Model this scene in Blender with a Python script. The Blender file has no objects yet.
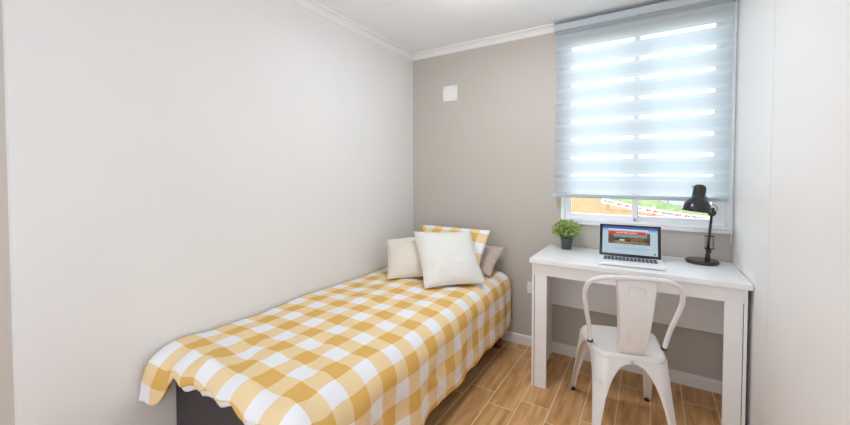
import bpy, bmesh, math, random
from mathutils import Vector, Matrix, noise
random.seed(7)
PI = math.pi
sc = bpy.context.scene
COL = sc.collection

# ------------------------------------------------------------------ camera
F, PX, PY, YAW, PITCH = 360.63, 425.16, 185.20, -0.5567, -0.0264
CAM = Vector((1.7295, -2.5816, 1.2263))
fw = Vector((math.sin(YAW) * math.cos(PITCH), math.cos(YAW) * math.cos(PITCH), math.sin(PITCH)))
rt = Vector((math.cos(YAW), -math.sin(YAW), 0))
up = rt.cross(fw)
cd = bpy.data.cameras.new('camera')
cam = bpy.data.objects.new('camera', cd)
COL.objects.link(cam)
cam.matrix_world = Matrix(((rt.x, up.x, -fw.x, CAM.x), (rt.y, up.y, -fw.y, CAM.y), (rt.z, up.z, -fw.z, CAM.z), (0, 0, 0, 1)))
cd.sensor_fit = 'HORIZONTAL'
cd.sensor_width = 36
cd.lens = F * 36 / 850
cd.shift_x = (425 - PX) / 850
cd.shift_y = (PY - 212.5) / 850
cd.clip_start = 0.02
sc.camera = cam

# ------------------------------------------------------------------ world, sun, large lights, exposure
w = bpy.data.worlds.new('sky'); sc.world = w
w.use_nodes = True
wn = w.node_tree
bg = wn.nodes['Background']
sky = wn.nodes.new('ShaderNodeTexSky')     # bright hazy sky: a clear sky whitened by haze
sky.sky_type = 'NISHITA'
sky.sun_disc = False
sky.sun_elevation = math.radians(50)
sky.sun_rotation = math.radians(200)
sky.dust_density = 3.0
haze = wn.nodes.new('ShaderNodeMix'); haze.data_type = 'RGBA'
haze.inputs['Factor'].default_value = 0.9
wn.links.new(sky.outputs[0], haze.inputs[6])
haze.inputs[7].default_value = (0.86, 0.96, 1.03, 1)
wn.links.new(haze.outputs[2], bg.inputs[0])
WORLD = 3.9
bg.inputs[1].default_value = WORLD

sd = bpy.data.lights.new('sun', 'SUN')
sd.energy = 1.5
sd.angle = math.radians(1.0)
sd.color = (1.0, 0.95, 0.86)
sun = bpy.data.objects.new('sun', sd)
COL.objects.link(sun)
sun.rotation_euler = Vector((0.35, 0.75, -0.95)).to_track_quat('-Z', 'Y').to_euler()
sun.location = (0, -6, 9)

def area(name, loc, direction, sx, sy, energy, color):
    d = bpy.data.lights.new(name, 'AREA')
    d.shape = 'RECTANGLE'; d.size = sx; d.size_y = sy
    d.energy = energy; d.color = color
    o = bpy.data.objects.new(name, d); COL.objects.link(o)
    o.location = loc
    o.rotation_euler = Vector(direction).to_track_quat('-Z', 'Z').to_euler()
    return o
REAR_FILL, LAMP = 21.0, 1.12
# added fill light, out of view, set in an invented opening behind the camera
area('added_rear_fill', (1.05, -3.45, 1.1), (0, 1, 0.0), 1.7, 2.0, REAR_FILL, (0.90, 1.0, 1.13))

sc.view_settings.view_transform = 'Standard'
sc.view_settings.look = 'None'
sc.view_settings.gamma = 1
sc.view_settings.use_curve_mapping = False
sc.view_settings.exposure = 0.05
sc.cycles.max_bounces = 12
sc.cycles.diffuse_bounces = 6
sc.cycles.transparent_max_bounces = 16
sc.cycles.caustics_reflective = False
sc.cycles.caustics_refractive = False

# ------------------------------------------------------------------ materials
def mat(name, color=(0.8, 0.8, 0.8), rough=0.5, metal=0.0, spec=0.5, coat=0.0):
    m = bpy.data.materials.new(name); m.use_nodes = True
    b = m.node_tree.nodes['Principled BSDF']
    b.inputs['Base Color'].default_value = (*color, 1)
    b.inputs['Roughness'].default_value = rough
    b.inputs['Metallic'].default_value = metal
    b.inputs['Specular IOR Level'].default_value = spec
    b.inputs['Coat Weight'].default_value = coat
    return m

class G:
    """tiny node-graph writer"""
    def __init__(s, m):
        s.m = m; s.t = m.node_tree; s.n = s.t.nodes; s.b = s.n.get('Principled BSDF')
    def put(s, sock, v):
        if isinstance(v, bpy.types.NodeSocket): s.t.links.new(v, sock)
        elif isinstance(v, tuple) and len(v) == 3 and sock.type == 'RGBA': sock.default_value = (*v, 1)
        else: sock.default_value = v
    def math(s, op, a, b=0.0, c=0.0):
        n = s.n.new('ShaderNodeMath'); n.operation = op
        s.put(n.inputs[0], a); s.put(n.inputs[1], b); s.put(n.inputs[2], c)
        return n.outputs[0]
    def coord(s, which='Object'):
        return s.n.new('ShaderNodeTexCoord').outputs[which]
    def sep(s, v):
        n = s.n.new('ShaderNodeSeparateXYZ'); s.put(n.inputs[0], v); return n.outputs
    def comb(s, x, y, z):
        n = s.n.new('ShaderNodeCombineXYZ'); s.put(n.inputs[0], x); s.put(n.inputs[1], y); s.put(n.inputs[2], z); return n.outputs[0]
    def noise(s, v, scale, detail=3, rough=0.5):
        n = s.n.new('ShaderNodeTexNoise'); s.put(n.inputs['Vector'], v)
        n.inputs['Scale'].default_value = scale; n.inputs['Detail'].default_value = detail
        n.inputs['Roughness'].default_value = rough
        return n.outputs['Fac']
    def white(s, v):
        n = s.n.new('ShaderNodeTexWhiteNoise'); s.put(n.inputs['Vector'], v); return n.outputs['Value']
    def mix(s, f, a, b):
        n = s.n.new('ShaderNodeMix'); n.data_type = 'RGBA'
        s.put(n.inputs['Factor'], f); s.put(n.inputs[6], a); s.put(n.inputs[7], b); return n.outputs[2]
    def ramp(s, f, stops):
        n = s.n.new('ShaderNodeValToRGB'); s.put(n.inputs[0], f)
        e = n.color_ramp.elements
        while len(e) < len(stops): e.new(0.5)
        for el, (p, c) in zip(e, stops): el.position = p; el.color = (*c, 1)
        return n.outputs[0]
    def bump(s, h, strength=0.2, dist=0.002):
        n = s.n.new('ShaderNodeBump'); n.inputs['Strength'].default_value = strength
        n.inputs['Distance'].default_value = dist; s.put(n.inputs['Height'], h)
        s.t.links.new(n.outputs[0], s.b.inputs['Normal'])
    def base(s, c): s.put(s.b.inputs['Base Color'], c)

def paint(name, color, rough=0.75, vary=0.03):
    m = mat(name, color, rough, spec=0.25); g = G(m)
    n = g.noise(g.coord(), 2.5, 4)
    a = tuple(c * (1 - vary) for c in color); b = tuple(min(1, c * (1 + vary)) for c in color)
    g.base(g.mix(n, a, b)); g.bump(g.noise(g.coord(), 160, 2), 0.08, 0.001)
    return m

M = {}
M['wall_left'] = paint('off_white_paint', (0.80, 0.79, 0.775))
M['wall_back'] = paint('beige_paint', (0.545, 0.50, 0.445))
M['recess'] = paint('beige_paint_recess', (0.60, 0.55, 0.50))
M['wall_right'] = paint('white_panel_paint', (0.885, 0.87, 0.85), 0.45)
M['ceiling'] = paint('ceiling_paint', (0.88, 0.895, 0.915))
M['crown'] = paint('moulding_paint', (0.85, 0.845, 0.84), 0.5)
M['baseboard'] = paint('baseboard_paint', (0.80, 0.77, 0.74), 0.45)
M['frame'] = mat('white_window_profile', (0.92, 0.93, 0.94), 0.35)
M['plastic'] = mat('white_plastic', (0.84, 0.83, 0.82), 0.35)
M['screw'] = mat('steel_screw', (0.42, 0.42, 0.43), 0.35, 0.9)
M['dark_slot'] = mat('dark_slot', (0.08, 0.07, 0.06), 0.6)
M['black'] = mat('black_gloss_enamel', (0.018, 0.014, 0.015), 0.24, coat=0.25)
M['black_matte'] = mat('black_matte', (0.02, 0.02, 0.022), 0.5)
M['wire'] = mat('black_wire', (0.03, 0.03, 0.035), 0.35, 0.6)
M['spring'] = mat('spring_steel', (0.25, 0.26, 0.28), 0.3, 0.9)
M['chair'] = mat('white_enamelled_steel', (0.775, 0.755, 0.735), 0.32, coat=0.25)
M['hole'] = mat('worn_dark_metal', (0.05, 0.035, 0.03), 0.6)
M['rubber'] = mat('black_rubber', (0.025, 0.022, 0.02), 0.7)
M['alu'] = mat('light_aluminium', (0.90, 0.90, 0.91), 0.35, 0.08)
M['bezel'] = mat('black_glass_bezel', (0.02, 0.015, 0.018), 0.12)
M['key'] = mat('dark_key', (0.045, 0.07, 0.10), 0.5)
M['pot'] = mat('charcoal_pot', (0.075, 0.085, 0.10), 0.55)
M['soil'] = mat('dark_soil', (0.03, 0.022, 0.015), 0.9)
M['bed_base'] = mat('dark_brown_upholstery', (0.075, 0.06, 0.058), 0.85)
g = G(M['bed_base']); g.base(g.mix(g.noise(g.coord(), 60, 3), (0.045, 0.037, 0.039), (0.075, 0.063, 0.066))); g.bump(g.noise(g.coord(), 500, 2), 0.3, 0.001)
M['red_wood'] = mat('red_brown_wood', (0.16, 0.032, 0.018), 0.4)
M['sheet'] = mat('white_cotton', (0.82, 0.82, 0.83), 0.85, spec=0.2)
def linen(name, c):
    m = mat(name, c, 0.9, spec=0.15); g = G(m)
    n = g.noise(g.coord(), 35, 3)
    g.base(g.mix(n, tuple(x * 0.965 for x in c), tuple(min(1, x * 1.03) for x in c)))
    g.bump(g.noise(g.coord(), 450, 2), 0.25, 0.0008)
    return m
M['cream'] = linen('cream_linen', (0.775, 0.755, 0.71))
M['beige_linen'] = linen('warm_cream_linen', (0.76, 0.695, 0.60))
M['taupe'] = linen('taupe_pink_cotton', (0.56, 0.46, 0.41))

def gingham(name, p_u, p_v, u0, v0):
    m = mat(name, (0.8, 0.7, 0.4), 0.85, spec=0.15); g = G(m)
    s = g.sep(g.coord('UV'))
    def stripe(x, x0, p):
        f = g.math('FRACT', g.math('ADD', g.math('DIVIDE', g.math('SUBTRACT', x, x0), p), 20.25))
        return g.math('GREATER_THAN', f, 0.5)
    a, b = stripe(s[0], u0, p_u), stripe(s[1], v0, p_v)
    one = g.math('MAXIMUM', a, b); two = g.math('MULTIPLY', a, b)
    c = g.mix(one, (0.84, 0.84, 0.86), (0.84, 0.64, 0.37))
    c = g.mix(two, c, (0.74, 0.45, 0.13))
    g.base(c); g.bump(g.noise(g.coord(), 400, 2), 0.15, 0.0006)
    return m
M['gingham'] = gingham('yellow_gingham_cotton', 0.158, 0.161, 0.058, -1.735)
M['gingham_pillow'] = gingham('yellow_gingham_pillowcase', 0.150, 0.150, 0.09, 0.06)

# desk : white painted boards, slightly streaky
M['desk'] = mat('white_melamine', (0.80, 0.785, 0.77), 0.4)
g = G(M['desk']); o = g.sep(g.coord())
g.base(g.mix(g.noise(g.comb(g.math('MULTIPLY', o[0], 3), g.math('MULTIPLY', o[1], 3), g.math('MULTIPLY', o[2], 3)), 9, 4), (0.815, 0.805, 0.795), (0.855, 0.845, 0.835)))

# floor : wood-look tiles, running along Y
M['floor'] = mat('wood_look_tile', (0.4, 0.25, 0.12), 0.38)
g = G(M['floor']); o = g.sep(g.coord())
PW, PL, GR = 0.1493, 0.567, 0.0055
cx = g.math('DIVIDE', g.math('SUBTRACT', o[0], 0.853), PW)
ci = g.math('FLOOR', cx); cf = g.math('FRACT', g.math('ADD', cx, 40.0))
odd = g.math('FLOORED_MODULO', ci, 2.0)
y0 = g.math('SUBTRACT', -0.66, g.math('MULTIPLY', odd, 0.11))
ly = g.math('DIVIDE', g.math('SUBTRACT', o[1], y0), PL)
li = g.math('FLOOR', ly); lf = g.math('FRACT', g.math('ADD', ly, 40.0))
def edge(f, size):
    d = g.math('MULTIPLY', g.math('MINIMUM', f, g.math('SUBTRACT', 1.0, f)), size)
    return g.math('LESS_THAN', d, GR / 2)
grout = g.math('MAXIMUM', edge(cf, PW), edge(lf, PL))
rnd = g.white(g.comb(ci, li, 3.0))
gv = g.comb(g.math('ADD', g.math('MULTIPLY', o[0], 14), g.math('MULTIPLY', rnd, 40)), g.math('ADD', g.math('MULTIPLY', o[1], 1.6), g.math('MULTIPLY', rnd, 17)), rnd)
grain = g.noise(gv, 2.2, 6, 0.6)
wood = g.ramp(grain, [(0.25, (0.36, 0.165, 0.055)), (0.45, (0.58, 0.305, 0.115)), (0.58, (0.72, 0.42, 0.185)), (0.75, (0.82, 0.53, 0.27))])
wood = g.mix(g.math('MULTIPLY', rnd, 0.35), wood, (0.46, 0.22, 0.08))
g.base(g.mix(grout, wood, (0.82, 0.64, 0.42)))
g.bump(g.math('SUBTRACT', 1.0, grout), 0.3, 0.002)

# window glass : clear, thin, with a faint reflection
def glass_mat():
    m = bpy.data.materials.new('window_glass'); m.use_nodes = True
    t = m.node_tree; t.nodes.clear()
    out = t.nodes.new('ShaderNodeOutputMaterial'); mx = t.nodes.new('ShaderNodeMixShader')
    tr = t.nodes.new('ShaderNodeBsdfTransparent'); gl = t.nodes.new('ShaderNodeBsdfGlossy'); fr = t.nodes.new('ShaderNodeFresnel')
    gl.inputs['Roughness'].default_value = 0.02; fr.inputs[0].default_value = 1.3
    tr.inputs[0].default_value = (0.97, 0.985, 0.985, 1)
    t.links.new(fr.outputs[0], mx.inputs[0]); t.links.new(tr.outputs[0], mx.inputs[1]); t.links.new(gl.outputs[0], mx.inputs[2])
    t.links.new(mx.outputs[0], out.inputs[0])
    return m
M['glass'] = glass_mat()

# zebra blind fabric : overlapping woven and sheer bands read as dense, light and see-through stripes along Z
def blind_mat(name, z0, period, slit, light):
    m = bpy.data.materials.new(name); m.use_nodes = True
    t = m.node_tree; t.nodes.clear(); gg = G(m)
    out = t.nodes.new('ShaderNodeOutputMaterial')
    z = gg.sep(gg.coord())[2]
    f = gg.math('FRACT', gg.math('ADD', gg.math('DIVIDE', gg.math('SUBTRACT', z, z0), period), 20.5))
    d0 = gg.math('MULTIPLY', gg.math('ABSOLUTE', gg.math('SUBTRACT', f, 0.5)), period)      # metres from the middle of a slit
    is_slit = gg.math('LESS_THAN', d0, slit / 2)
    dense = gg.math('GREATER_THAN', d0, light / 2)
    d = t.nodes.new('ShaderNodeBsdfDiffuse'); tl = t.nodes.new('ShaderNodeBsdfTranslucent'); tp = t.nodes.new('ShaderNodeBsdfTransparent')
    d.inputs[0].default_value = (0.62, 0.66, 0.69, 1)
    gg.put(tl.inputs[0], gg.mix(dense, (0.80, 0.875, 0.905), (0.69, 0.77, 0.805)))
    gg.put(tp.inputs[0], (0.93, 0.97, 0.98))
    a_ = t.nodes.new('ShaderNodeMixShader'); a_.inputs[0].default_value = 0.6
    t.links.new(d.outputs[0], a_.inputs[1]); t.links.new(tl.outputs[0], a_.inputs[2])
    b_ = t.nodes.new('ShaderNodeMixShader'); gg.put(b_.inputs[0], gg.math('MULTIPLY', is_slit, 0.36))
    t.links.new(a_.outputs[0], b_.inputs[1]); t.links.new(tp.outputs[0], b_.inputs[2])
    t.links.new(b_.outputs[0], out.inputs[0])
    return m
BP = 0.1175
M['blind'] = blind_mat('zebra_fabric', 2.0470, BP, 0.021, 0.066)
M['headrail'] = mat('pale_grey_headrail', (0.50, 0.54, 0.57), 0.4)
M['rail'] = mat('grey_bottom_rail', (0.44, 0.48, 0.51), 0.35)
M['bead'] = mat('white_bead', (0.85, 0.87, 0.89), 0.3)

# ------------------------------------------------------------------ mesh helpers
def link(name, bm, material, parent=None, smooth=False, mods=()):
    me = bpy.data.meshes.new(name)
    bmesh.ops.recalc_face_normals(bm, faces=bm.faces[:])
    bm.to_mesh(me); bm.free()
    if smooth:
        for p in me.polygons: p.use_smooth = True
    for mm in (material if isinstance(material, (list, tuple)) else [material]): me.materials.append(mm)
    o = bpy.data.objects.new(name, me); COL.objects.link(o)
    if parent: o.parent = parent
    return o

def sharp_smooth(o, angle=35):
    me = o.data
    for p in me.polygons: p.use_smooth = True
    bm = bmesh.new(); bm.from_mesh(me)
    for e in bm.edges:
        if len(e.link_faces) == 2: e.smooth = e.calc_face_angle(0) < math.radians(angle)
    bm.to_mesh(me); bm.free()
    return o

def thing(name, label, cat, loc=(0, 0, 0), rotz=0.0, group=None):
    o = bpy.data.objects.new(name, None); COL.objects.link(o)
    o.empty_display_size = 0.05
    o.location = loc; o.rotation_euler = (0, 0, rotz)
    o['label'] = label; o['category'] = cat
    if group: o['group'] = group
    return o

def tag(o, label, cat, group=None):
    o['label'] = label; o['category'] = cat
    if group: o['group'] = group
    return o

def struct(o):
    o['kind'] = 'structure'; return o

def box(bm, lo, hi, bev=0.0, seg=2, mtx=None):
    b2 = bmesh.new()
    bmesh.ops.create_cube(b2, size=1)
    lo = Vector(lo); hi = Vector(hi)
    for v in b2.verts:
        v.co = Vector(((lo.x + hi.x) / 2 + v.co.x * (hi.x - lo.x), (lo.y + hi.y) / 2 + v.co.y * (hi.y - lo.y), (lo.z + hi.z) / 2 + v.co.z * (hi.z - lo.z)))
    if bev > 0: bmesh.ops.bevel(b2, geom=b2.edges[:], offset=bev, segments=seg, profile=0.6, affect='EDGES')
    merge(bm, b2, mtx)

def merge(bm, b2, mtx=None):
    vm = {}
    for v in b2.verts: vm[v] = bm.verts.new(mtx @ v.co if mtx else v.co)
    for f in b2.faces:
        try:
            nf = bm.faces.new([vm[v] for v in f.verts]); nf.smooth = f.smooth; nf.material_index = f.material_index
        except ValueError: pass
    b2.free()

def boxes(*args, bev=0.0):
    bm = bmesh.new()
    for lo, hi in args: box(bm, lo, hi, bev)
    return bm

def tube(bm, pts, r, seg=12, cap=True, closed=False):
    pts = [Vector(p) for p in pts]; n = len(pts)
    rs = r if isinstance(r, (list, tuple)) else [r] * n
    rings = []; nrm = None
    for i, p in enumerate(pts):
        if closed: d = pts[(i + 1) % n] - pts[i - 1]
        else: d = pts[min(i + 1, n - 1)] - pts[max(i - 1, 0)]
        d.normalize()
        if nrm is None:
            nrm = d.orthogonal().normalized()
        nrm = (nrm - d * nrm.dot(d)).normalized()
        b = d.cross(nrm)
        rings.append([bm.verts.new(p + (nrm * math.cos(2 * PI * k / seg) + b * math.sin(2 * PI * k / seg)) * rs[i]) for k in range(seg)])
    for i in range(n if closed else n - 1):
        A, B = rings[i], rings[(i + 1) % n]
        for k in range(seg): bm.faces.new([A[k], A[(k + 1) % seg], B[(k + 1) % seg], B[k]])
    if cap and not closed:
        bm.faces.new(rings[0][::-1]); bm.faces.new(rings[-1])

def spline(pts, n=8):
    P = [Vector(p) for p in pts]; out = []
    for i in range(len(P) - 1):
        p0 = P[max(i - 1, 0)]; p1 = P[i]; p2 = P[i + 1]; p3 = P[min(i + 2, len(P) - 1)]
        for k in range(n):
            t = k / n
            out.append(0.5 * ((2 * p1) + (p2 - p0) * t + (2 * p0 - 5 * p1 + 4 * p2 - p3) * t * t + (3 * p1 - p0 - 3 * p2 + p3) * t ** 3))
    out.append(P[-1]); return out

def lathe(bm, prof, seg=32, mtx=None, cap0=True, cap1=True):
    b2 = bmesh.new(); rings = []
    for r, z in prof:
        rings.append([b2.verts.new((r * math.cos(2 * PI * k / seg), r * math.sin(2 * PI * k / seg), z)) for k in range(seg)])
    for A, B in zip(rings, rings[1:]):
        for k in range(seg): b2.faces.new([A[k], A[(k + 1) % seg], B[(k + 1) % seg], B[k]])
    if cap0: b2.faces.new(rings[0][::-1])
    if cap1: b2.faces.new(rings[-1])
    merge(bm, b2, mtx)

def sstep(a, b, x):
    t = max(0.0, min(1.0, (x - a) / (b - a))); return t * t * (3 - 2 * t)

# ------------------------------------------------------------------ the room
XR, HC, YF = 2.123, 2.25, -3.30       # right wall, ceiling, wall behind the camera
T = 0.12
WX0, WX1, WZ0, WZ1 = 1.217, 2.1225, 0.925, 2.17     # window opening

struct(link('floor', boxes(((-0.4, YF - 1.2, -0.1), (XR + T, T, 0))), M['floor']))
struct(link('ceiling', boxes(((-0.4, YF - 1.2, HC), (XR + T, T, HC + 0.15))), M['ceiling']))
struct(link('wall_left', boxes(((-T, -2.305, 0), (0, T, HC))), M['wall_left']))
# past the edge of the left wall the wall steps back
struct(link('wall_left_recess', boxes(((-0.4, YF - 1.2, 0), (-0.035, -2.290, HC))), M['recess']))
bm = boxes(((0.0, 0, 0), (WX0, T, HC)), ((WX1, 0, 0), (XR + T, T, HC)), ((WX0, 0, 0), (WX1, T, WZ0)), ((WX0, 0, WZ1), (WX1, T, HC)))
struct(link('wall_back', bm, M['wall_back']))
# right side : painted wall, then a flush panel with a thin joint
struct(link('wall_right', boxes(((XR, -0.7095, 0), (XR + T, 0, HC)), ((XR + 0.035, -0.72, 0), (XR + T, -0.70, HC))), M['wall_right']))
struct(link('wall_right_panel', boxes(((XR, YF, 0), (XR + T, -0.7135, HC))), M['wall_right']))
bm = boxes(((-0.035, YF - T, 0), (0.2, YF, HC)), ((1.9, YF - T, 0), (XR + T, YF, HC)), ((0.2, YF - T, 2.1), (1.9, YF, HC)))  # unseen rear wall; its wide opening is added to admit the fill light
struct(link('wall_front', bm, M['wall_left']))
struct(link('wall_hall', boxes(((-0.4, YF - 1.2, 0), (XR + T, YF - 1.1, HC)), ((XR, YF - 1.2, 0), (XR + T, YF - T, HC))), M['wall_left']))

def moulding(name, prof, path, material):
    """prof: list of (out, down); path: [(x, y, outdir)] two ends"""
    bm = bmesh.new()
    (a, b, od) = path
    rings = []
    for p in (a, b):
        rings.append([bm.verts.new(Vector(p) + Vector(od) * q[0] + Vector((0, 0, q[1]))) for q in prof])
    n = len(prof)
    for i in range(n): bm.faces.new([rings[0][i], rings[0][(i + 1) % n], rings[1][(i + 1) % n], rings[1][i]])
    bm.faces.new(rings[0]); bm.faces.new(rings[1][::-1])
    return struct(link(name, bm, material))
cp = [(0, 0), (0.046, 0), (0.044, -0.008)] + [(0.046 - 0.038 * math.sin(t * PI / 10) , -0.044 + 0.036 * math.cos(t * PI / 10)) for t in range(1, 5)] + [(0.007, -0.038), (0, -0.044)]
moulding('trim_1', cp, ((0, -2.305, HC), (0, 0, HC), (1, 0, 0)), M['crown'])
moulding('trim_2', cp, ((0, 0, HC), (1.168, 0, HC), (0, -1, 0)), M['crown'])
bp_ = [(0, 0), (0.013, 0), (0.013, 0.060), (0.009, 0.068), (0.004, 0.0715), (0, 0.0715)]
moulding('baseboard_back', bp_, ((0, 0, 0), (XR, 0, 0), (0, -1, 0)), M['baseboard'])
moulding('baseboard_left', bp_, ((0, -2.305, 0), (0, -0.013, 0), (1, 0, 0)), M['baseboard'])

# window : white two-sash sliding window
win = thing('window_1', 'white two-pane sliding window behind the blind', 'window', (0, 0, 0)); win['kind'] = 'structure'
for k in ('label', 'category'): del win[k]
def ring(bm, x0, x1, z0, z1, wl, wr, wb, wt, y0, y1, bev=0.004):
    box(bm, (x0, y0, z0), (x0 + wl, y1, z1), bev); box(bm, (x1 - wr, y0, z0), (x1, y1, z1), bev)
    box(bm, (x0 + wl - .002, y0, z0), (x1 - wr + .002, y1, z0 + wb), bev); box(bm, (x0 + wl - .002, y0, z1 - wt), (x1 - wr + .002, y1, z1), bev)
bm = bmesh.new(); ring(bm, WX0, WX1, WZ0, WZ1, 0.026, 0.026, 0.016, 0.03, -0.006, 0.085)
link('window_frame', bm, M['frame'], win)
for nm, x0, x1, wl, wr, y0 in (('left', WX0 + .024, 1.668, 0.036, 0.030, 0.016), ('right', 1.643, WX1 - .024, 0.028, 0.060, 0.046)):
    bm = bmesh.new(); ring(bm, x0, x1, WZ0 + 0.014, WZ1 - 0.025, wl, wr, 0.034, 0.04, y0, y0 + 0.026, 0.003)
    s = link('sash', bm, M['frame'], win)
    bm = boxes(((x0 + wl - .005, y0 + .010, WZ0 + .05), (x1 - wr + .005, y0 + .014, WZ1 - .06)))
    link('glass', bm, M['glass'], s)
bm = boxes(((1.646, 0.008, 0.937), (1.660, 0.018, 0.962)), bev=0.003)
link('latch', bm, M['screw'], win)
struct(link('trim_3', boxes(((WX0 - 0.0, -0.016, WZ0 - 0.022), (XR, 0.0, WZ0 - 0.001)), bev=0.004), M['crown']))

# ------------------------------------------------------------------ ceiling lamp (above and behind the camera's view)
cl = thing('ceiling_lamp', 'round ceiling lamp over the middle of the room', 'ceiling lamp', (1.05, -0.95, HC))
bm = bmesh.new(); lathe(bm, [(0.14, 0), (0.14, -0.025), (0.13, -0.03)], 32); link('lamp_base', bm, M['plastic'], cl)
m = mat('lamp_diffuser', (0.9, 0.88, 0.84), 0.5); b = m.node_tree.nodes['Principled BSDF']
b.inputs['Emission Color'].default_value = (1, 0.9, 0.75, 1); b.inputs['Emission Strength'].default_value = 2.0
bm = bmesh.new(); lathe(bm, [(0.128, -0.03), (0.12, -0.05), (0.08, -0.068), (0.02, -0.074)], 32); link('lamp_diffuser', bm, m, cl, True)
ld = bpy.data.lights.new('ceiling_lamp_light', 'POINT'); ld.shadow_soft_size = 0.07; ld.energy = 5.0 * LAMP; ld.color = (0.93, 1.0, 1.09)
lo = bpy.data.objects.new('ceiling_lamp_light', ld); COL.objects.link(lo); lo.parent = cl; lo.location = (0, 0, -0.165)
ld = bpy.data.lights.new('ceiling_lamp_downlight', 'AREA'); ld.shape = 'DISK'; ld.size = 0.24; ld.energy = 5.5 * LAMP; ld.color = (0.93, 1.0, 1.09)
lo = bpy.data.objects.new('ceiling_lamp_downlight', ld); COL.objects.link(lo); lo.parent = cl; lo.location = (0, 0, -0.08)

# ------------------------------------------------------------------ outside the window
def terrain(name, fx, x0, x1, y0, y1, nx, ny, material):
    bm = bmesh.new(); V = []
    for j in range(ny + 1):
        row = []
        for i in range(nx + 1):
            x = x0 + (x1 - x0) * i / nx; y = y0 + (y1 - y0) * j / ny
            row.append(bm.verts.new((x, y, fx(x, y))))
        V.append(row)
    for j in range(ny):
        for i in range(nx): bm.faces.new([V[j][i], V[j][i + 1], V[j + 1][i + 1], V[j + 1][i]])
    # skirt so that the ground has depth
    r = bmesh.ops.extrude_face_region(bm, geom=bm.faces[:])
    for v in [e for e in r['geom'] if isinstance(e, bmesh.types.BMVert)]: v.co.z = -1.6
    return link(name, bm, material, None, True)
def nz(x, y, s, a): return a * noise.noise(Vector((x * s, y * s, 3.1)))
def earth(x, y):
    z = 0.62 - 0.115 * (x - 1.0) - 0.03 * (y - 5.0)
    z = 0.30 + (z - 0.30) * sstep(3.0, 5.6, y)
    z -= 0.16 * max(0.0, y - 5.7) * sstep(0.3, 1.0, x)
    z += 0.30 * math.exp(-(((x - 0.15) / 0.62) ** 2 + ((y - 6.6) / 0.9) ** 2))
    return z + nz(x, y, 3.0, 0.035) + nz(x, y, 9.0, 0.015)
M['earth'] = mat('orange_earth', (0.75, 0.45, 0.2), 0.95, spec=0.1)
g = G(M['earth']); g.base(g.ramp(g.noise(g.coord(), 7.0, 6, 0.8), [(0.3, (0.19, 0.085, 0.04)), (0.5, (0.225, 0.125, 0.055)), (0.68, (0.27, 0.20, 0.105))]))
o = terrain('ground_earth', earth, -6, 8, 2.2, 9.5, 90, 60, M['earth']); struct(o)
HT = [(-9, 0.66), (1.2, 0.60), (1.57, 0.565), (1.86, 0.535), (2.14, 0.405), (2.5, 0.335), (3.0, 0.27), (4.0, 0.16), (9, -0.3)]
def hill(x, y):
    for (xa, za), (xb, zb) in zip(HT, HT[1:]):
        if xa <= x <= xb: z = za + (zb - za) * (x - xa) / (xb - xa)
    z -= 0.03 * abs(y - 8.5) + 0.7 * (1 - sstep(6.6, 8.4, y))
    return z + abs(nz(x, y, 4.5, 0.05)) + nz(x, y, 14, 0.03)
M['grass'] = mat('green_grass', (0.4, 0.6, 0.2), 0.95, spec=0.1)
g = G(M['grass']); g.base(g.ramp(g.noise(g.coord(), 7, 6, 0.8), [(0.3, (0.055, 0.095, 0.03)), (0.5, (0.12, 0.16, 0.06)), (0.68, (0.22, 0.235, 0.12))]))
o = terrain('grass', hill, -3, 8, 6.8, 12, 120, 60, M['grass']); o['kind'] = 'stuff'; o['label'] = 'green grassy bank beyond the white danger tape'; o['category'] = 'grass'
M['far_wall'] = paint('pale_grey_render', (0.24, 0.25, 0.26), 0.8)
o = link('boundary_wall', boxes(((-10, 14.0, -1.6), (14, 14.2, 1.15)), ((-10, 13.97, 1.15), (14, 14.23, 1.22))), M['far_wall'])
tag(o, 'long pale grey wall far beyond the grassy bank', 'wall')
M['post_grey'] = mat('grey_brown_post', (0.20, 0.17, 0.155), 0.8)
bm = bmesh.new(); tube(bm, [(2.28, 12.6, -1.0), (2.28, 12.6, 1.4)], 0.035, 10)
tag(link('pole', bm, M['post_grey'], None, True), 'thin grey pole behind the grassy bank, seen in the right pane', 'pole')

M['tape'] = mat('white_plastic_tape', (0.42, 0.42, 0.415), 0.4)
M['tape_red'] = mat('red_print', (0.36, 0.03, 0.05), 0.5)
M['tape_black'] = mat('black_print', (0.03, 0.03, 0.035), 0.5)
M['stake'] = mat('orange_wooden_stake', (0.30, 0.13, 0.05), 0.8)
tp = thing('danger_tape', 'white danger tape with red marks and black PELIGRO lettering outside the window', 'tape', (1.02, 5.0, 0.745))
def tape_z(x):
    t = x / 1.584
    return -0.241 * t - 0.03 * math.sin(min(max(t, 0), 1) * PI)
bm = bmesh.new(); N = 40; A = []
for i in range(N + 1):
    x = -0.06 + 2.3 * i / N; z = tape_z(x); y = 0.006 * math.sin(x * 9)
    A.append([bm.verts.new((x, y + dy, z + dz)) for dy, dz in ((-.001, -.045), (-.001, .045), (.001, .045), (.001, -.045))])
for P, Q in zip(A, A[1:]):
    for k in range(4): bm.faces.new([P[k], P[(k + 1) % 4], Q[(k + 1) % 4], Q[k]])
bm.faces.new(A[0]); bm.faces.new(A[-1][::-1])
link('tape_band', bm, M['tape'], tp)
def slope(x): return math.atan2(tape_z(x + .02) - tape_z(x - .02), .04)
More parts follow.
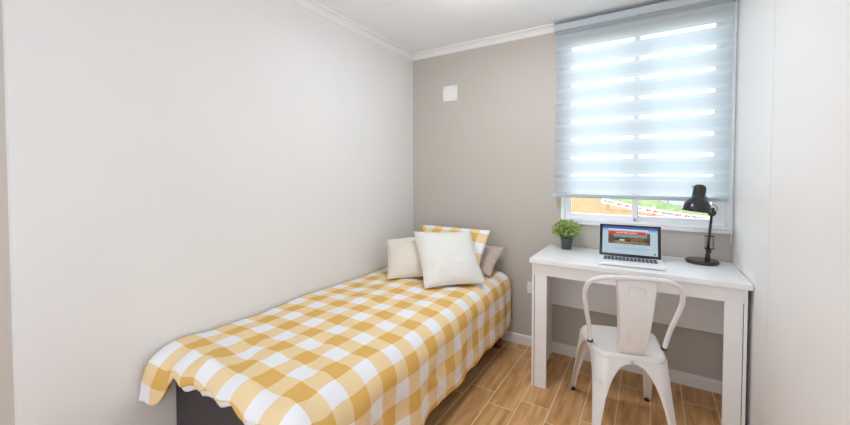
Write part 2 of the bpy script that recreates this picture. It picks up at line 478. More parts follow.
for x in (0.24, 0.37, 0.70, 0.815, 1.14, 1.265, 1.60, 1.72):
    bm = bmesh.new()
    for s in (-1, 1):
        pts = [(-0.042, -0.024), (-0.014, -0.024), (0.002, 0.024), (-0.026, 0.024)] if s < 0 else [(0.004, -0.018), (0.034, -0.010), (0.040, 0.020), (0.012, 0.014)]
        vs = [bm.verts.new((a, 0, c)) for a, c in pts]; f = bm.faces.new(vs)
    r = bmesh.ops.extrude_face_region(bm, geom=bm.faces[:])
    for v in [e for e in r['geom'] if isinstance(e, bmesh.types.BMVert)]: v.co.y = -0.002
    o = link('red_mark', bm, M['tape_red'], tp); o.location = (x, -0.008, tape_z(x)); o.rotation_euler = (0, -slope(x), 0)
def text(name, s, size, material, parent, loc, rot, depth=0.0004, align='CENTER', sx=1.0, bold=0.012):
    c = bpy.data.curves.new(name, 'FONT'); c.body = s; c.size = size; c.extrude = depth; c.offset = size * bold
    c.align_x = align; c.align_y = 'CENTER'; c.materials.append(material)
    tmp = bpy.data.objects.new(name, c); COL.objects.link(tmp)
    me = bpy.data.meshes.new_from_object(tmp, depsgraph=bpy.context.evaluated_depsgraph_get())
    bpy.data.objects.remove(tmp); bpy.data.curves.remove(c)
    o = bpy.data.objects.new(name, me); COL.objects.link(o); o.parent = parent
    o.location = loc; o.rotation_euler = rot; o.scale = (sx, 1, 1)
    return o
for x in (0.075, 0.535, 0.985, 1.43):
    text('lettering', 'PELIGRO', 0.054, M['tape_black'], tp, (x, -0.009, tape_z(x)), (PI / 2, -slope(x), 0))
for nm, x, z0, z1 in (('left', 1.065, -0.6, 0.80), ('right', 1.80, -0.6, 0.672)):
    bm = bmesh.new(); box(bm, (-.022, -.02, z0), (.022, .02, z1 - .10), .004)
    st = link('wooden_stake', bm, M['stake']); st.location = (x, 5.045, 0)
    tag(st, 'wooden stake with white top holding the %s of the danger tape' % ('left end' if nm == 'left' else 'middle'), 'stake')
    bm = bmesh.new(); box(bm, (-.024, -.022, z1 - .102), (.024, .022, z1), .004)
    link('stake_top', bm, M['tape'], st)

# ------------------------------------------------------------------ zebra roller blind
bl = thing('zebra_blind', 'white zebra roller blind with see-through stripes lowered over the window', 'blind', (1.64, -0.05, 1.10))
BX0, BX1 = 1.178, 2.104
rel = lambda x, y, z: (x - 1.64, y + 0.05, z - 1.10)
bm = bmesh.new()
prof = [(-0.008, 2.178), (-0.008, 2.226), (-0.076, 2.226), (-0.086, 2.216), (-0.086, 2.184), (-0.080, 2.178)]
for xs in ((BX0, BX1),):
    A = [bm.verts.new(rel(xs[0], y, z)) for y, z in prof]; B = [bm.verts.new(rel(xs[1], y, z)) for y, z in prof]
    for k in range(len(prof)): bm.faces.new([A[k], A[(k + 1) % len(prof)], B[(k + 1) % len(prof)], B[k]])
    bm.faces.new(A); bm.faces.new(B[::-1])
link('headrail', bm, M['headrail'], bl)
for y in (-0.058,):
    bm = bmesh.new()
    cs = [bm.verts.new(rel(x, y, z)) for x, z in ((BX0 + .006, 1.104), (BX1 - .008, 1.104), (BX1 - .008, 2.18), (BX0 + .006, 2.18))]
    bm.faces.new(cs)
    o = link('blind_fabric', bm, M['blind'], bl)
    # the banding is read in object space: keep the object's own origin at world height zero
    me = o.data
    for v in me.vertices: v.co.z += 1.10
    o.location.z = -1.10
bm = boxes((rel(BX0 + .003, -0.069, 1.083), rel(BX1 - .004, -0.041, 1.106)), bev=0.006)
link('bottom_rail', bm, M['rail'], bl)
for xx in (BX0 + .003, BX1 - .010):
    bm = bmesh.new(); box(bm, rel(xx, -0.071, 1.081), rel(xx + .006, -0.039, 1.108), .003)
    link('rail_end_cap', bm, M['plastic'], bl)
bm = bmesh.new()
path = [(2.108, -0.065 , 2.18 - 0.012 * i) for i in range(110)]
for i in range(9): path.append((2.108, -0.065 + 0.008 * (1 - math.cos(PI * (i + 1) / 9)), 0.868 - 0.008 * math.sin(PI * (i + 1) / 9)))
path += [(2.108, -0.049, 0.876 + 0.012 * i) for i in range(109)]
for p in path: 
    bmesh.ops.create_icosphere(bm, subdivisions=1, radius=0.0032, matrix=Matrix.Translation(rel(*p)))
tube(bm, [rel(*p) for p in path], 0.0011, 5)
link('bead_chain', bm, M['bead'], bl, True)

# ------------------------------------------------------------------ wall plates
vp = thing('blank_wall_plate', 'square white screwed cover plate high on the beige back wall', 'wall plate', (0.3625, 0, 1.884))
link('plate', boxes(((-0.066, -0.010, -0.062), (0.066, 0.0, 0.062)), bev=0.003), M['plastic'], vp)
bm = bmesh.new(); lathe(bm, [(0.048, 0.0), (0.048, 0.0115), (0.046, 0.0125), (0.040, 0.0125)], 40, Matrix.Rotation(PI / 2, 4, 'X'))
link('round_cover', bm, M['plastic'], vp, False)
sp = None
for sx in (-1, 1):
    for sz in (-1, 1):
        bm = bmesh.new(); lathe(bm, [(0.0045, 0), (0.0045, 0.003), (0.003, 0.004)], 12, Matrix.Translation((sx * .054, -0.009, sz * .050)) @ Matrix.Rotation(PI / 2, 4, 'X'))
        link('screw', bm, M['screw'], vp)
so = thing('wall_outlet', 'white wall outlet low on the back wall beside the left desk leg', 'outlet', (1.042, 0, 0.424))
link('plate', boxes(((-0.050, -0.009, -0.041), (0.050, 0, 0.041)), bev=0.003), M['plastic'], so)
bm = boxes(((-0.036, -0.012, -0.022), (0.036, -0.008, 0.022)), bev=0.002); link('socket', bm, M['plastic'], so)
bm = bmesh.new()
for i in (-1, 0, 1): lathe(bm, [(0.003, 0), (0.003, 0.0005)], 10, Matrix.Translation((i * .013, -0.012, 0)) @ Matrix.Rotation(PI / 2, 4, 'X'))
link('socket_hole', bm, M['dark_slot'], so)

# ------------------------------------------------------------------ bed
bed = thing('bed', 'single bed with dark brown base standing along the left wall', 'bed', (0.44, -0.94, 0))
B = lambda x, y, z: (x - 0.44, y + 0.94, z)
bm = boxes((B(0.006, -1.852, 0.10), B(0.846, -0.03, 0.425)), bev=0.012); link('bed_base', bm, M['bed_base'], bed)
bm = boxes((B(0.020, -1.850, 0.425), B(0.838, -0.018, 0.478)), bev=0.028); o = link('mattress', bm, M['sheet'], bed)
sharp_smooth(o, 60)
for x in (0.06, 0.822):
    for y in (-0.138, -1.74):
        bm = bmesh.new(); lathe(bm, [(0.0245, 0), (0.0265, 0.05), (0.029, 0.102)], 24, Matrix.Translation(B(x, y, 0)))
        lg = link('leg', bm, M['red_wood'], bed); sharp_smooth(lg, 40)

# duvet : a sheet laid over the rounded mattress, hanging down the side and the foot
S0, S1, T0, T1 = 0.012, 1.248, -2.10, -0.065
ex, ey = 0.790, -1.855            # where the sheet starts to bend down
RB = 0.062
RS = 0.105      # the long side rolls over more softly
def foot_over(s):
    o = 0.088 + 0.008 * math.sin(s * 23) + 0.006 * math.sin(s * 51 + 1)
    o += 0.115 * (1 - sstep(0.09, 0.22, s)) + 0.030 * (1 - sstep(0.2, 0.5, s))
    return o
def top_z(x, y):
    z = 0.508 + 0.014 * sstep(-1.8, -0.4, y) + 0.014 * math.sin(PI * min(max(x / 0.86, 0), 1)) ** 0.7
    z += 0.012 * noise.noise(Vector((x * 3.2, y * 2.4, 0.3))) + 0.007 * noise.noise(Vector((x * 9, y * 8, 4.2)))
    # pulled creases running across near the foot
    k = sstep(-1.35, -1.8, y)
    z += k * 0.015 * noise.noise(Vector(((x + y) * 11, (x - y) * 2.5, 7.7)))
    z += 0.003 * noise.noise(Vector((x * 4 + y * 14, y * 3 - x * 6, 2.0)))
    return z
def duvet(s, t):
    dx = max(0.0, s - ex); dy = max(0.0, ey - t)
    d = math.hypot(dx, dy)
    cx_, cy_ = min(s, ex), max(t, ey)
    z0 = top_z(min(s, ex + .02), max(t, ey - .02))
    if d < 1e-6: return Vector((s, t, z0))
    n = Vector((dx / d, -dy / d, 0))
    ang = math.atan2(dy, dx)
    rr_ = RS + (RB - RS) * sstep(0.2, 1.3, ang)
    a = rr_ * PI / 2
    if d < a: h = rr_ * math.sin(d / rr_); dz = rr_ * (1 - math.cos(d / rr_))
    else: h = rr_ + (d - a) * 0.02; dz = rr_ + (d - a) * 0.985
    side = sstep(0.05, 0.30, d)
    fold = 0.006 * math.sin(t * 13 + 1.2 * math.sin(t * 5)) + 0.008 * noise.noise(Vector((t * 6, d * 2.5, 1.0)))
    fold += 0.014 * math.sin(ang * 9) * math.sin(min(ang, PI / 2) * 2)
    h += side * fold + 0.009 * noise.noise(Vector((s * 8, t * 8, 9))) + 0.006 * side * noise.noise(Vector(((s + t) * 5, (s - t) * 14, 4)))
    # foot: puffs out and its corner by the wall flares away from the bed
    kl = 1 - sstep(0.06, 0.26, s)
    fy = sstep(0.0, 0.1, dy)
    h += fy * (0.022 + 0.004 * math.sin(s * 30)) * (1 - sstep(0.0, 0.2, dx))
    h += kl * dy * 0.20
    dz -= kl * dy * 0.03
    p = Vector((cx_, cy_, z0)) + n * h + Vector((0, 0, -dz))
    if dy > 0 and dx == 0:
        p.x += kl * (0.02 * math.sin(dy * 22)) + 0.004 * math.sin(s * 60) * fy
        p.z += 0.004 * math.sin(s * 34 + 0.5) * fy
    p.x = max(p.x, 0.012)
    return p
def sheet_mesh(name, ns, nt, sgrid, tgrid, shift=0.0):
    bm = bmesh.new(); uv = bm.loops.layers.uv.new('UVMap'); V = []; ST = {}
    for j in range(nt + 1):
        row = []
        for i in range(ns + 1):
            s = sgrid(i / ns)
            t1 = T1 - 0.006 * math.sin(s * 18); t0 = ey - foot_over(min(s, ex)) - shift
            t = t0 + (t1 - t0) * (j / nt)
            if j / nt < 0.12: pass
            v = bm.verts.new(duvet(s, t)); ST[v] = (s, t); row.append(v)
        V.append(row)
    for j in range(nt):
        for i in range(ns):
            f = bm.faces.new([V[j][i], V[j][i + 1], V[j + 1][i + 1], V[j + 1][i]]); f.smooth = True
            for l in f.loops: l[uv].uv = ST[l.vert]
    return bm
bm = sheet_mesh('duvet', 130, 230, lambda q: S0 + (S1 - 0.018 - S0) * q, None)
me = bpy.data.meshes.new('duvet'); bmesh.ops.recalc_face_normals(bm, faces=bm.faces[:])
if sum(f.normal.z for f in bm.faces) < 0: bmesh.ops.reverse_faces(bm, faces=bm.faces[:])
bm.to_mesh(me); bm.free()
me.materials.append(M['gingham']); me.materials.append(M['sheet'])
duv = bpy.data.objects.new('duvet', me); COL.objects.link(duv)
for p in me.polygons: p.use_smooth = True
sm = duv.modifiers.new('thickness', 'SOLIDIFY'); sm.thickness = 0.016; sm.offset = -1.0; sm.material_offset = 1; sm.material_offset_rim = 0
tag(duv, 'yellow and white gingham duvet spread over the single bed', 'duvet')
# white scalloped lining edge under the foot hem
bm = bmesh.new(); V = []
for i in range(161):
    s = 0.21 + (0.80 - 0.21) * i / 160
    o_ = foot_over(s); row = []
    for k in range(5):
        dd = o_ - 0.03 + (0.052 + 0.002 * noise.noise(Vector((s * 45, 2.0, 5.0))) + 0.002 * math.sin(s * 90)) * k / 4
        p = duvet(s, ey - dd); p.y += 0.017; p.z -= 0.004
        row.append(bm.verts.new(p))
    V.append(row)
for i in range(160):
    for k in range(4): bm.faces.new([V[i][k], V[i + 1][k], V[i + 1][k + 1], V[i][k + 1]])
o = link('lining', bm, M['sheet'], duv, True); o['label'] = 'white lining edge showing below the foot hem'
o.modifiers.new('thickness', 'SOLIDIFY').thickness = 0.004

# ------------------------------------------------------------------ pillows
def pillow(name, corners, thick, material, label, cat, seed, group=None, uvscale=(1, 1), seams=True, n=36, inset=0.055, power=2.6):
    BL, BR, TR, TL = [Vector(c) for c in corners]
    c0 = (BL + BR + TR + TL) / 4
    nrm = (BR - BL).cross(TL - BL).normalized()
    bm = bmesh.new(); uv = bm.loops.layers.uv.new('UVMap')
    W = ((BR - BL).length + (TR - TL).length) / 2; H = ((TL - BL).length + (TR - BR).length) / 2
    grids = []
    UV = {}
    border = {}
    for side in (1, -1):
        g_ = []
        for j in range(n + 1):
            row = []
            for i in range(n + 1):
                u = -1 + 2 * i / n; v = -1 + 2 * j / n
                edge_ = i in (0, n) or j in (0, n)
                if edge_ and (i, j) in border: row.append(border[(i, j)]); continue
                uu = u * (1 - inset * (1 - v * v)); vv = v * (1 - inset * (1 - u * u))
                a = (uu + 1) / 2; b_ = (vv + 1) / 2
                p = BL * (1 - a) * (1 - b_) + BR * a * (1 - b_) + TR * a * b_ + TL * (1 - a) * b_
                t = thick / 2 * ((1 - abs(u) ** power) * (1 - abs(v) ** power)) ** 0.62
                q = Vector((u * 2.2 + seed, v * 2.2, side * 2.0))
                t *= 1 + 0.14 * noise.noise(q)
                rim = (1 - abs(u) ** 8) * (1 - abs(v) ** 8)
                wr = 0.004 * noise.noise(Vector((u * 7 + seed, v * 7, side))) * rim
                # radiating creases near corners
                cr = max(abs(u), abs(v)) ** 3 * 0.0035 * math.sin(math.atan2(v, u) * 26 + seed) * rim
                p = p + nrm * side * (t + wr + cr - (0.02 * thick if False else 0))
                vtx = bm.verts.new(p - c0)
                if edge_: border[(i, j)] = vtx
                UV[vtx] = (a * W, b_ * H)
                row.append(vtx)
            g_.append(row)
        for j in range(n):
            for i in range(n):
                q = [g_[j][i], g_[j][i + 1], g_[j + 1][i + 1], g_[j + 1][i]]
                if side < 0: q.reverse()
                f = bm.faces.new(q); f.smooth = True
                for l in f.loops: l[uv].uv = UV[l.vert]
    bv = [border[(i, 0)] for i in range(n + 1)] + [border[(n, j)] for j in range(1, n + 1)] + [border[(i, n)] for i in range(n - 1, -1, -1)] + [border[(0, j)] for j in range(n - 1, 0, -1)]
    path = [v.co.copy() for v in bv]
    o = link(name, bm, material, None, True)
    o.location = c0
    tag(o, label, cat, group)
    if seams:
        bm = bmesh.new(); tube(bm, path, 0.0028, 6, closed=True); link('seam', bm, material, o, True)
    return o

pillow('pillow', [(0.30, -0.26, 0.545), (0.822, -0.285, 0.545), (0.848, -0.065, 0.708), (0.32, -0.065, 0.70)], 0.10, M['taupe'],
       'taupe pink pillow leaning on the back wall, behind all the others', 'pillow', 3.3)
pillow('pillow', [(0.205, -0.40, 0.550), (0.775, -0.42, 0.555), (0.79, -0.205, 0.845), (0.215, -0.180, 0.842)], 0.09, M['gingham_pillow'],
       'yellow and white gingham pillow standing behind the two cream cushions', 'pillow', 1.2, seams=False, inset=0.02)
pillow('cushion', [(0.275, -0.715, 0.548), (0.575, -0.47, 0.552), (0.435, -0.33, 0.808), (0.105, -0.50, 0.757)], 0.115, M['beige_linen'],
       'warm cream square cushion half hidden behind the whiter cushion', 'cushion', 5.1)
pillow('cushion', [(0.572, -0.725, 0.538), (0.862, -0.470, 0.552), (0.680, -0.300, 0.840), (0.345, -0.505, 0.838)], 0.140, M['cream'],
       'off-white square cushion in front of the other pillows', 'cushion', 8.4)

# ------------------------------------------------------------------ desk
DX0, DX1, DY0, DY1, DZ = 1.146, 2.1195, -0.509, -0.0155, 0.750
desk = thing('desk', 'white rectangular desk under the window', 'desk', ((DX0 + DX1) / 2, (DY0 + DY1) / 2, 0))
D = lambda x, y, z: (x - (DX0 + DX1) / 2, y - (DY0 + DY1) / 2, z)
link('desk_top', boxes((D(DX0, DY0, DZ - 0.026), D(DX1, DY1, DZ)), bev=0.0025), M['desk'], desk)
bm = boxes((D(1.158, -0.487, 0.655), D(2.106, -0.468, DZ - 0.026)), bev=0.0015); link('apron', bm, M['desk'], desk)
for xs, a, b in ((1.158, 1.170, 1.240), (2.094, 2.026, 2.094)):
    bm = bmesh.new()
    x0, x1 = (1.158, 1.170) if xs < 1.5 else (2.094, 2.106)
    box(bm, D(x0, -0.489, 0), D(x1, -0.0165, DZ - 0.026), .0015)
    box(bm, D(a + (.003 if a < 1.5 else 0), -0.4855, 0), D(b - (0 if a < 1.5 else .003), -0.469, 0.655), .0015)
    link('leg', bm, M['desk'], desk)
link('back_panel', boxes((D(1.170, -0.062, 0.355), D(2.094, -0.046, DZ - 0.026)), bev=0.001), M['desk'], desk)

# ------------------------------------------------------------------ chair
ch = thing('metal_chair', 'white enamelled metal cafe chair tucked in at the desk', 'chair', (1.635, -0.635, 0), math.radians(16))
SZ = 0.440
def rsq(hx, hy, r, n=8):
    out = []
    for cx_, cy_, a0 in ((hx - r, hy - r, 0), (-hx + r, hy - r, PI / 2), (-hx + r, -hy + r, PI), (hx - r, -hy + r, 1.5 * PI)):
        for k in range(n + 1):
            a = a0 + PI / 2 * k / n; out.append((cx_ + r * math.cos(a), cy_ + r * math.sin(a)))
    return out
HR, HF, YR, YFR = 0.138, 0.178, -0.155, 0.172      # half widths at rear and front, rear and front edge
def hx_at(y): return HR + (HF - HR) * (y - YR) / (YFR - YR)
def seat_pt(x, y):                                   # square of half size 1 -> the tapered seat outline
    yy = YR + (YFR - YR) * (y + 1) / 2
    return x * hx_at(yy), yy
bm = bmesh.new()
rings = []
for k_, z in ((1.0, SZ - 0.034), (0.997, SZ - 0.016), (0.975, SZ - 0.005), (0.93, SZ), (0.86, SZ - 0.001), (0.66, SZ - 0.007), (0.4, SZ - 0.010), (0.1, SZ - 0.011)):
    pts = [seat_pt(x, y) for x, y in rsq(k_, k_, 0.38 * k_, 8)]
    rings.append([bm.verts.new((x, y, z)) for x, y in pts])
for A, Bq in zip(rings, rings[1:]):
    n_ = len(A)
    for k in range(n_): bm.faces.new([A[k], A[(k + 1) % n_], Bq[(k + 1) % n_], Bq[k]])
bm.faces.new(rings[-1])
seat = link('seat', bm, M['chair'], ch, True)
seat.modifiers.new('thickness', 'SOLIDIFY').thickness = 0.003
for x, y in ((-0.028, -0.012), (0.028, -0.012), (0.0, 0.03), (0, -0.055)):
    bm = bmesh.new(); lathe(bm, [(0.006, SZ - 0.0125), (0.006, SZ - 0.0095)], 12, Matrix.Translation((x, y, 0)))
    link('drain_hole', bm, M['hole'], seat)

# legs : folded sheet-steel, wide under the seat and arched, tapering to the foot
LEGW = [(0.404, 1.0), (0.4025, 0.92), (0.400, 0.86), (0.394, 0.775), (0.384, 0.69), (0.366, 0.595), (0.337, 0.49), (0.30, 0.40), (0.245, 0.315), (0.16, 0.238), (0.08, 0.195), (0.0, 0.165)]
def leg_w(z):                                        # reach of a wing from its corner, in half sides
    for (za, wa), (zb, wb) in zip(LEGW, LEGW[1:]):
        if z >= zb: return wb + (wa - wb) * min(1, max(0, (z - zb) / (za - zb)))
    return LEGW[-1][1]
def make_leg(sx, sy, foot):
    bm = bmesh.new(); rows = []; NZ = 64
    ty = YFR if sy > 0 else -YR; tx = HF if sy > 0 else HR
    for j in range(NZ + 1):
        q = (j / NZ) ** 1.5
        z = SZ - 0.022 - q * (SZ - 0.022 - 0.006)
        cx_ = sx * (tx + 0.001 + (foot[0] - tx) * q); cy_ = sy * (ty + 0.001 + (foot[1] - ty) * (q * 0.9 + 0.1 * q * q))
        lw = leg_w(z)
        wx = lw * tx * (1 - q * 0.12); wy = lw * 0.163 * (1 - q * 0.12)
        rr = min(0.052 * (1 - q) + 0.012 * q, wx * 0.8, wy * 0.8)
        # wings follow the tapered sides: the side wing leans with the seat's edge
        lean = sx * (HF - HR) / (YFR - YR) * (1 - q)
        pts = []
        for k in range(6): pts.append((cx_ - sx * (wx - (wx - rr) * k / 5), cy_))
        for k in range(1, 8):
            a = PI / 2 * k / 8
            pts.append((cx_ - sx * rr + sx * rr * math.sin(a), cy_ - sy * rr + sy * rr * math.cos(a)))
        for k in range(6): pts.append((cx_, cy_ - sy * (rr + (wy - rr) * k / 5)))
        pts = [(x + lean * (y - cy_) * (1 if abs(x - cx_) < rr + 1e-6 else 0) * min(1, abs(x - cx_ + sx * rr) / rr if rr else 1), y) for x, y in pts]
    # pressed rib down the corner
        dent = 0.004 * sstep(0.22, 0.30, q) * (1 - sstep(0.9, 1.0, q))
        pr = []
        for k, (x, y) in enumerate(pts):
            d = dent if 7 <= k <= 11 else 0
            pr.append(bm.verts.new((x - sx * d, y - sy * d, z)))
        rows.append(pr)
    for A, Bq in zip(rows, rows[1:]):
        for k in range(len(A) - 1): bm.faces.new([A[k], A[k + 1], Bq[k + 1], Bq[k]])
    lg = link('leg', bm, M['chair'], ch, True)
    so_ = lg.modifiers.new('thickness', 'SOLIDIFY'); so_.thickness = 0.004; so_.offset = 0
    bm = bmesh.new(); w_ = 0.024
    box(bm, (sx * foot[0] - (w_ if sx > 0 else 0) - .001, sy * foot[1] - (w_ if sy > 0 else 0) - .001, 0), (sx * foot[0] + (0 if sx > 0 else w_) + .001, sy * foot[1] + (0 if sy > 0 else w_) + .001, 0.006), .002)
    link('foot_cap', bm, M['rubber'], lg)
FOOT_F, FOOT_R = (0.200, 0.310), (0.172, 0.235)
for sx in (-1, 1):
    make_leg(sx, 1, FOOT_F); make_leg(sx, -1, FOOT_R)
bm = bmesh.new()
half = [(0.1545, -0.045, SZ - 0.004), (0.166, -0.072, 0.53), (0.188, -0.115, 0.645), (0.192, -0.133, 0.700), (0.178, -0.152, 0.748), (0.135, -0.170, 0.777), (0.07, -0.178, 0.786)]
pts = spline([(-x, y, z) for x, y, z in half] + [(0, -0.180, 0.788)] + half[::-1], 8)
tube(bm, pts, 0.0102, 14)
link('back_frame', bm, M['chair'], ch, True)
for sx in (-1, 1):
    bm = bmesh.new(); lathe(bm, [(0.0135, 0), (0.0135, 0.010), (0.012, 0.013)], 12, Matrix.Translation((sx * 0.1545, -0.045, SZ - 0.004)))
    link('rivet_collar', bm, M['hole'], ch)
# splat
bm = bmesh.new(); rows = []; NS, NT = 16, 30
for j in range(NT + 1):
    q = j / NT
    z = SZ - 0.004 + (0.784 - SZ + 0.004) * q
    y = -0.148 - 0.024 * math.sin(q * PI * 0.5) - 0.012 * math.sin(q * PI) + 0.014 * max(0, 1 - q / 0.10) ** 2
    hw = 0.055 + 0.028 * q; xo = 0.012 * q
    row = []
    for i in range(NS + 1):
        u = -1 + 2 * i / NS
        x = hw * u + xo
        yy = y + (0.016 if abs(u) > 0.999 else 0) + 0.006 * u * u
        # embossed panel: shallow groove around a rounded rectangle
        row.append(bm.verts.new((x, yy, z)))
    rows.append(row)
for A, Bq in zip(rows, rows[1:]):
    for k in range(NS): bm.faces.new([A[k], A[k + 1], Bq[k + 1], Bq[k]])
spl = link('back_splat', bm, M['chair'], ch); sharp_smooth(spl, 40)
so_ = spl.modifiers.new('thickness', 'SOLIDIFY'); so_.thickness = 0.003; so_.offset = 0
bm = bmesh.new()
def sp_y(z):
    q = (z - SZ + 0.004) / (0.784 - SZ + 0.004)
    return -0.148 - 0.024 * math.sin(q * PI * 0.5) - 0.012 * math.sin(q * PI)
loop = []
for (x, z) in rsq(0.031, 0.120, 0.012, 6):
    zz = 0.628 + z; xx = x * (0.80 + 0.30 * (z + .12) / .24) + 0.007
    loop.append((xx, sp_y(zz) - 0.0022, zz))
tube(bm, loop, 0.0028, 6, closed=True)
link('embossed_rib', bm, M['chair'], spl, True)

# ------------------------------------------------------------------ laptop
lt = thing('laptop', 'open light grey laptop with a web page on its screen, on the desk', 'laptop', (1.6445, -0.348, DZ), math.radians(4.0))
LW, LD = 0.308, 0.196
bm = boxes(((-LW / 2, -LD / 2, 0.003), (LW / 2, LD / 2, 0.017)), bev=0.004); link('laptop_body', bm, M['alu'], lt)
for x in (-1, 1):
    for y in (-1, 1):
        bm = bmesh.new(); lathe(bm, [(0.008, 0), (0.008, 0.0035)], 12, Matrix.Translation((x * .12, y * .075, 0)))
        link('rubber_foot', bm, M['rubber'], lt)
bm = bmesh.new()
for r in range(6):
    y = LD / 2 - 0.034 - r * 0.0158
    if r == 5:
        xs = [(-0.128, -0.112), (-0.109, -0.093), (-0.090, -0.072), (-0.069, 0.030), (0.033, 0.051), (0.054, 0.070), (0.073, 0.088), (0.091, 0.108), (0.111, 0.128)]
    else:
        k = 14 if r else 14; wk = 0.256 / k; off = (r % 3) * 0.0
        xs = [(-0.128 + wk * i + 0.0014, -0.128 + wk * (i + 1) - 0.0014) for i in range(k)]
    for a, b_ in xs: box(bm, (a, y - 0.0065 + (0.003 if r == 0 else 0), 0.0172), (b_, y + 0.0065, 0.0188), 0.0006, 1)
link('keyboard', bm, M['key'], lt)
link('trackpad', boxes(((-0.047, -LD / 2 + 0.006, 0.0168), (0.047, -LD / 2 + 0.060, 0.0174)), bev=0.0002), M['alu'], lt)
# lid plane: hinge at rear edge, leaning back
tilt = math.radians(16)
LM = Matrix.Translation((0, LD / 2 - 0.004, 0.016)) @ Matrix.Rotation(PI / 2 - tilt, 4, 'X')   # local x right, y up the lid, z toward the viewer
LH = 0.184
def lidbox(lo, hi, bev=0.0):
    bm = bmesh.new(); box(bm, lo, hi, bev, 2, LM); return bm
lid = link('lid', lidbox((-LW / 2, 0, -0.006), (LW / 2, LH, 0.0), 0.0028), M['alu'], lt)
link('bezel', lidbox((-LW / 2 + .0015, 0.0015, -0.001), (LW / 2 - .0015, LH - .0015, 0.0008), 0.0003), M['bezel'], lid)
def emit(name, c, strength=1.0):
    m = mat(name, tuple(x * 0.05 for x in c), 0.2); b = m.node_tree.nodes['Principled BSDF']
    b.inputs['Emission Color'].default_value = (*c, 1); b.inputs['Emission Strength'].default_value = strength
    return m
SW, SB, ST_ = LW / 2 - 0.017, 0.016, LH - 0.013
def scr(name, x0, x1, y0, y1, z, material):
    return link(name, lidbox((x0, y0, z), (x1, y1, z + 0.0002)), material, lid)
scr('screen', -SW, SW, SB, ST_, 0.0009, emit('screen_page', (0.43, 0.56, 0.63), 0.9))
m = emit('screen_bar', (0.05, 0.10, 0.36), 0.9); g = G(m)
scr('browser_bar', -SW, SW, ST_ - 0.012, ST_, 0.0012, m)
scr('address_bar', -SW, SW, ST_ - 0.022, ST_ - 0.012, 0.0012, emit('screen_bar_pale', (0.20, 0.38, 0.58), 0.9))
scr('address_field', -SW + .03, SW - .045, ST_ - 0.0205, ST_ - 0.0135, 0.0014, emit('screen_field', (0.60, 0.74, 0.82), 0.9))
# landscape picture on the page
m = emit('screen_photo', (0.3, 0.2, 0.1), 0.9); g = G(m)
s_ = g.sep(g.coord('Generated'))
nb = g.noise(g.coord('Generated'), 7.0, 6, 0.7)
hz = g.math('ADD', s_[2], g.math('MULTIPLY', g.math('SUBTRACT', nb, 0.5), 0.55))
pic = g.ramp(hz, [(0.0, (0.045, 0.018, 0.01)), (0.14, (0.38, 0.26, 0.10)), (0.24, (0.06, 0.025, 0.015)), (0.40, (0.05, 0.03, 0.014)), (0.56, (0.07, 0.07, 0.025)), (0.64, (0.20, 0.31, 0.33)), (1.0, (0.10, 0.24, 0.30))])
nearw = g.math('ADD', g.math('LESS_THAN', s_[0], 0.13), g.math('GREATER_THAN', s_[0], 0.93))
pic = g.mix(g.math('MULTIPLY', nearw, 0.85), pic, (0.10, 0.035, 0.02))
trees = g.math('MULTIPLY', g.math('LESS_THAN', g.math('ABSOLUTE', g.math('SUBTRACT', s_[0], 0.70)), 0.16), g.math('LESS_THAN', g.math('ABSOLUTE', g.math('SUBTRACT', hz, 0.48)), 0.16))
trees = g.math('MULTIPLY', trees, g.math('GREATER_THAN', g.noise(g.coord('Generated'), 14.0, 3, 0.6), 0.5))
pic = g.mix(g.math('MULTIPLY', trees, 0.8), pic, (0.30, 0.25, 0.03))
house = g.math('MULTIPLY', g.math('LESS_THAN', g.math('ABSOLUTE', g.math('SUBTRACT', s_[0], 0.34)), 0.06), g.math('LESS_THAN', g.math('ABSOLUTE', g.math('SUBTRACT', s_[2], 0.33)), 0.06))
pic = g.mix(house, pic, (0.65, 0.68, 0.70))
g.put(g.b.inputs['Emission Color'], pic)
PXL, PXR = -SW + 0.030, SW - 0.036
scr('page_picture', PXL, PXR, ST_ - 0.098, ST_ - 0.032, 0.0012, m)
scr('page_banner', PXL, PXR - 0.022, ST_ - 0.043, ST_ - 0.026, 0.0014, emit('screen_red', (0.68, 0.035, 0.01), 0.9))
def lidtext(s, size, x, y, material, sx=1.0):
    o = text('page_lettering', s, size, material, lid, (0, 0, 0), (0, 0, 0), 0.0001)
    o.matrix_local = LM @ Matrix.Translation((x, y, 0.0018)) @ Matrix.Diagonal((sx, 1, 1, 1))
M['scr_w'] = emit('screen_white', (0.9, 0.82, 0.8), 0.9); M['scr_g'] = emit('screen_grey', (0.30, 0.38, 0.42), 0.9)
lidtext('SALON VER EL JARDIN', 0.0105, (PXL + PXR - .022) / 2, ST_ - 0.0345, M['scr_w'], 1.0)
bm = bmesh.new()
for y, a, b_ in ((ST_ - 0.108, -0.035, 0.030), (ST_ - 0.122, -0.09, 0.10), (ST_ - 0.129, -0.075, 0.075)):
    x = a
    while x < b_:
        wd = random.uniform(0.006, 0.014); box(bm, (x, y, 0.0012), (min(x + wd, b_), y + 0.0028, 0.0014), 0, 1, LM); x += wd + 0.0025
link('page_text_line', bm, M['scr_g'], lid)
bm = bmesh.new(); lathe(bm, [(0.0055, 0.0012), (0.0055, 0.0014)], 16, LM @ Matrix.Translation((SW - .014, SB + .010, 0)))
link('page_button', bm, emit('screen_green', (0.05, 0.30, 0.14), 0.9), lid)
link('hinge', boxes(((-0.10, LD / 2 - 0.010, 0.012), (0.10, LD / 2 + 0.001, 0.020)), bev=0.003), M['bezel'], lt)

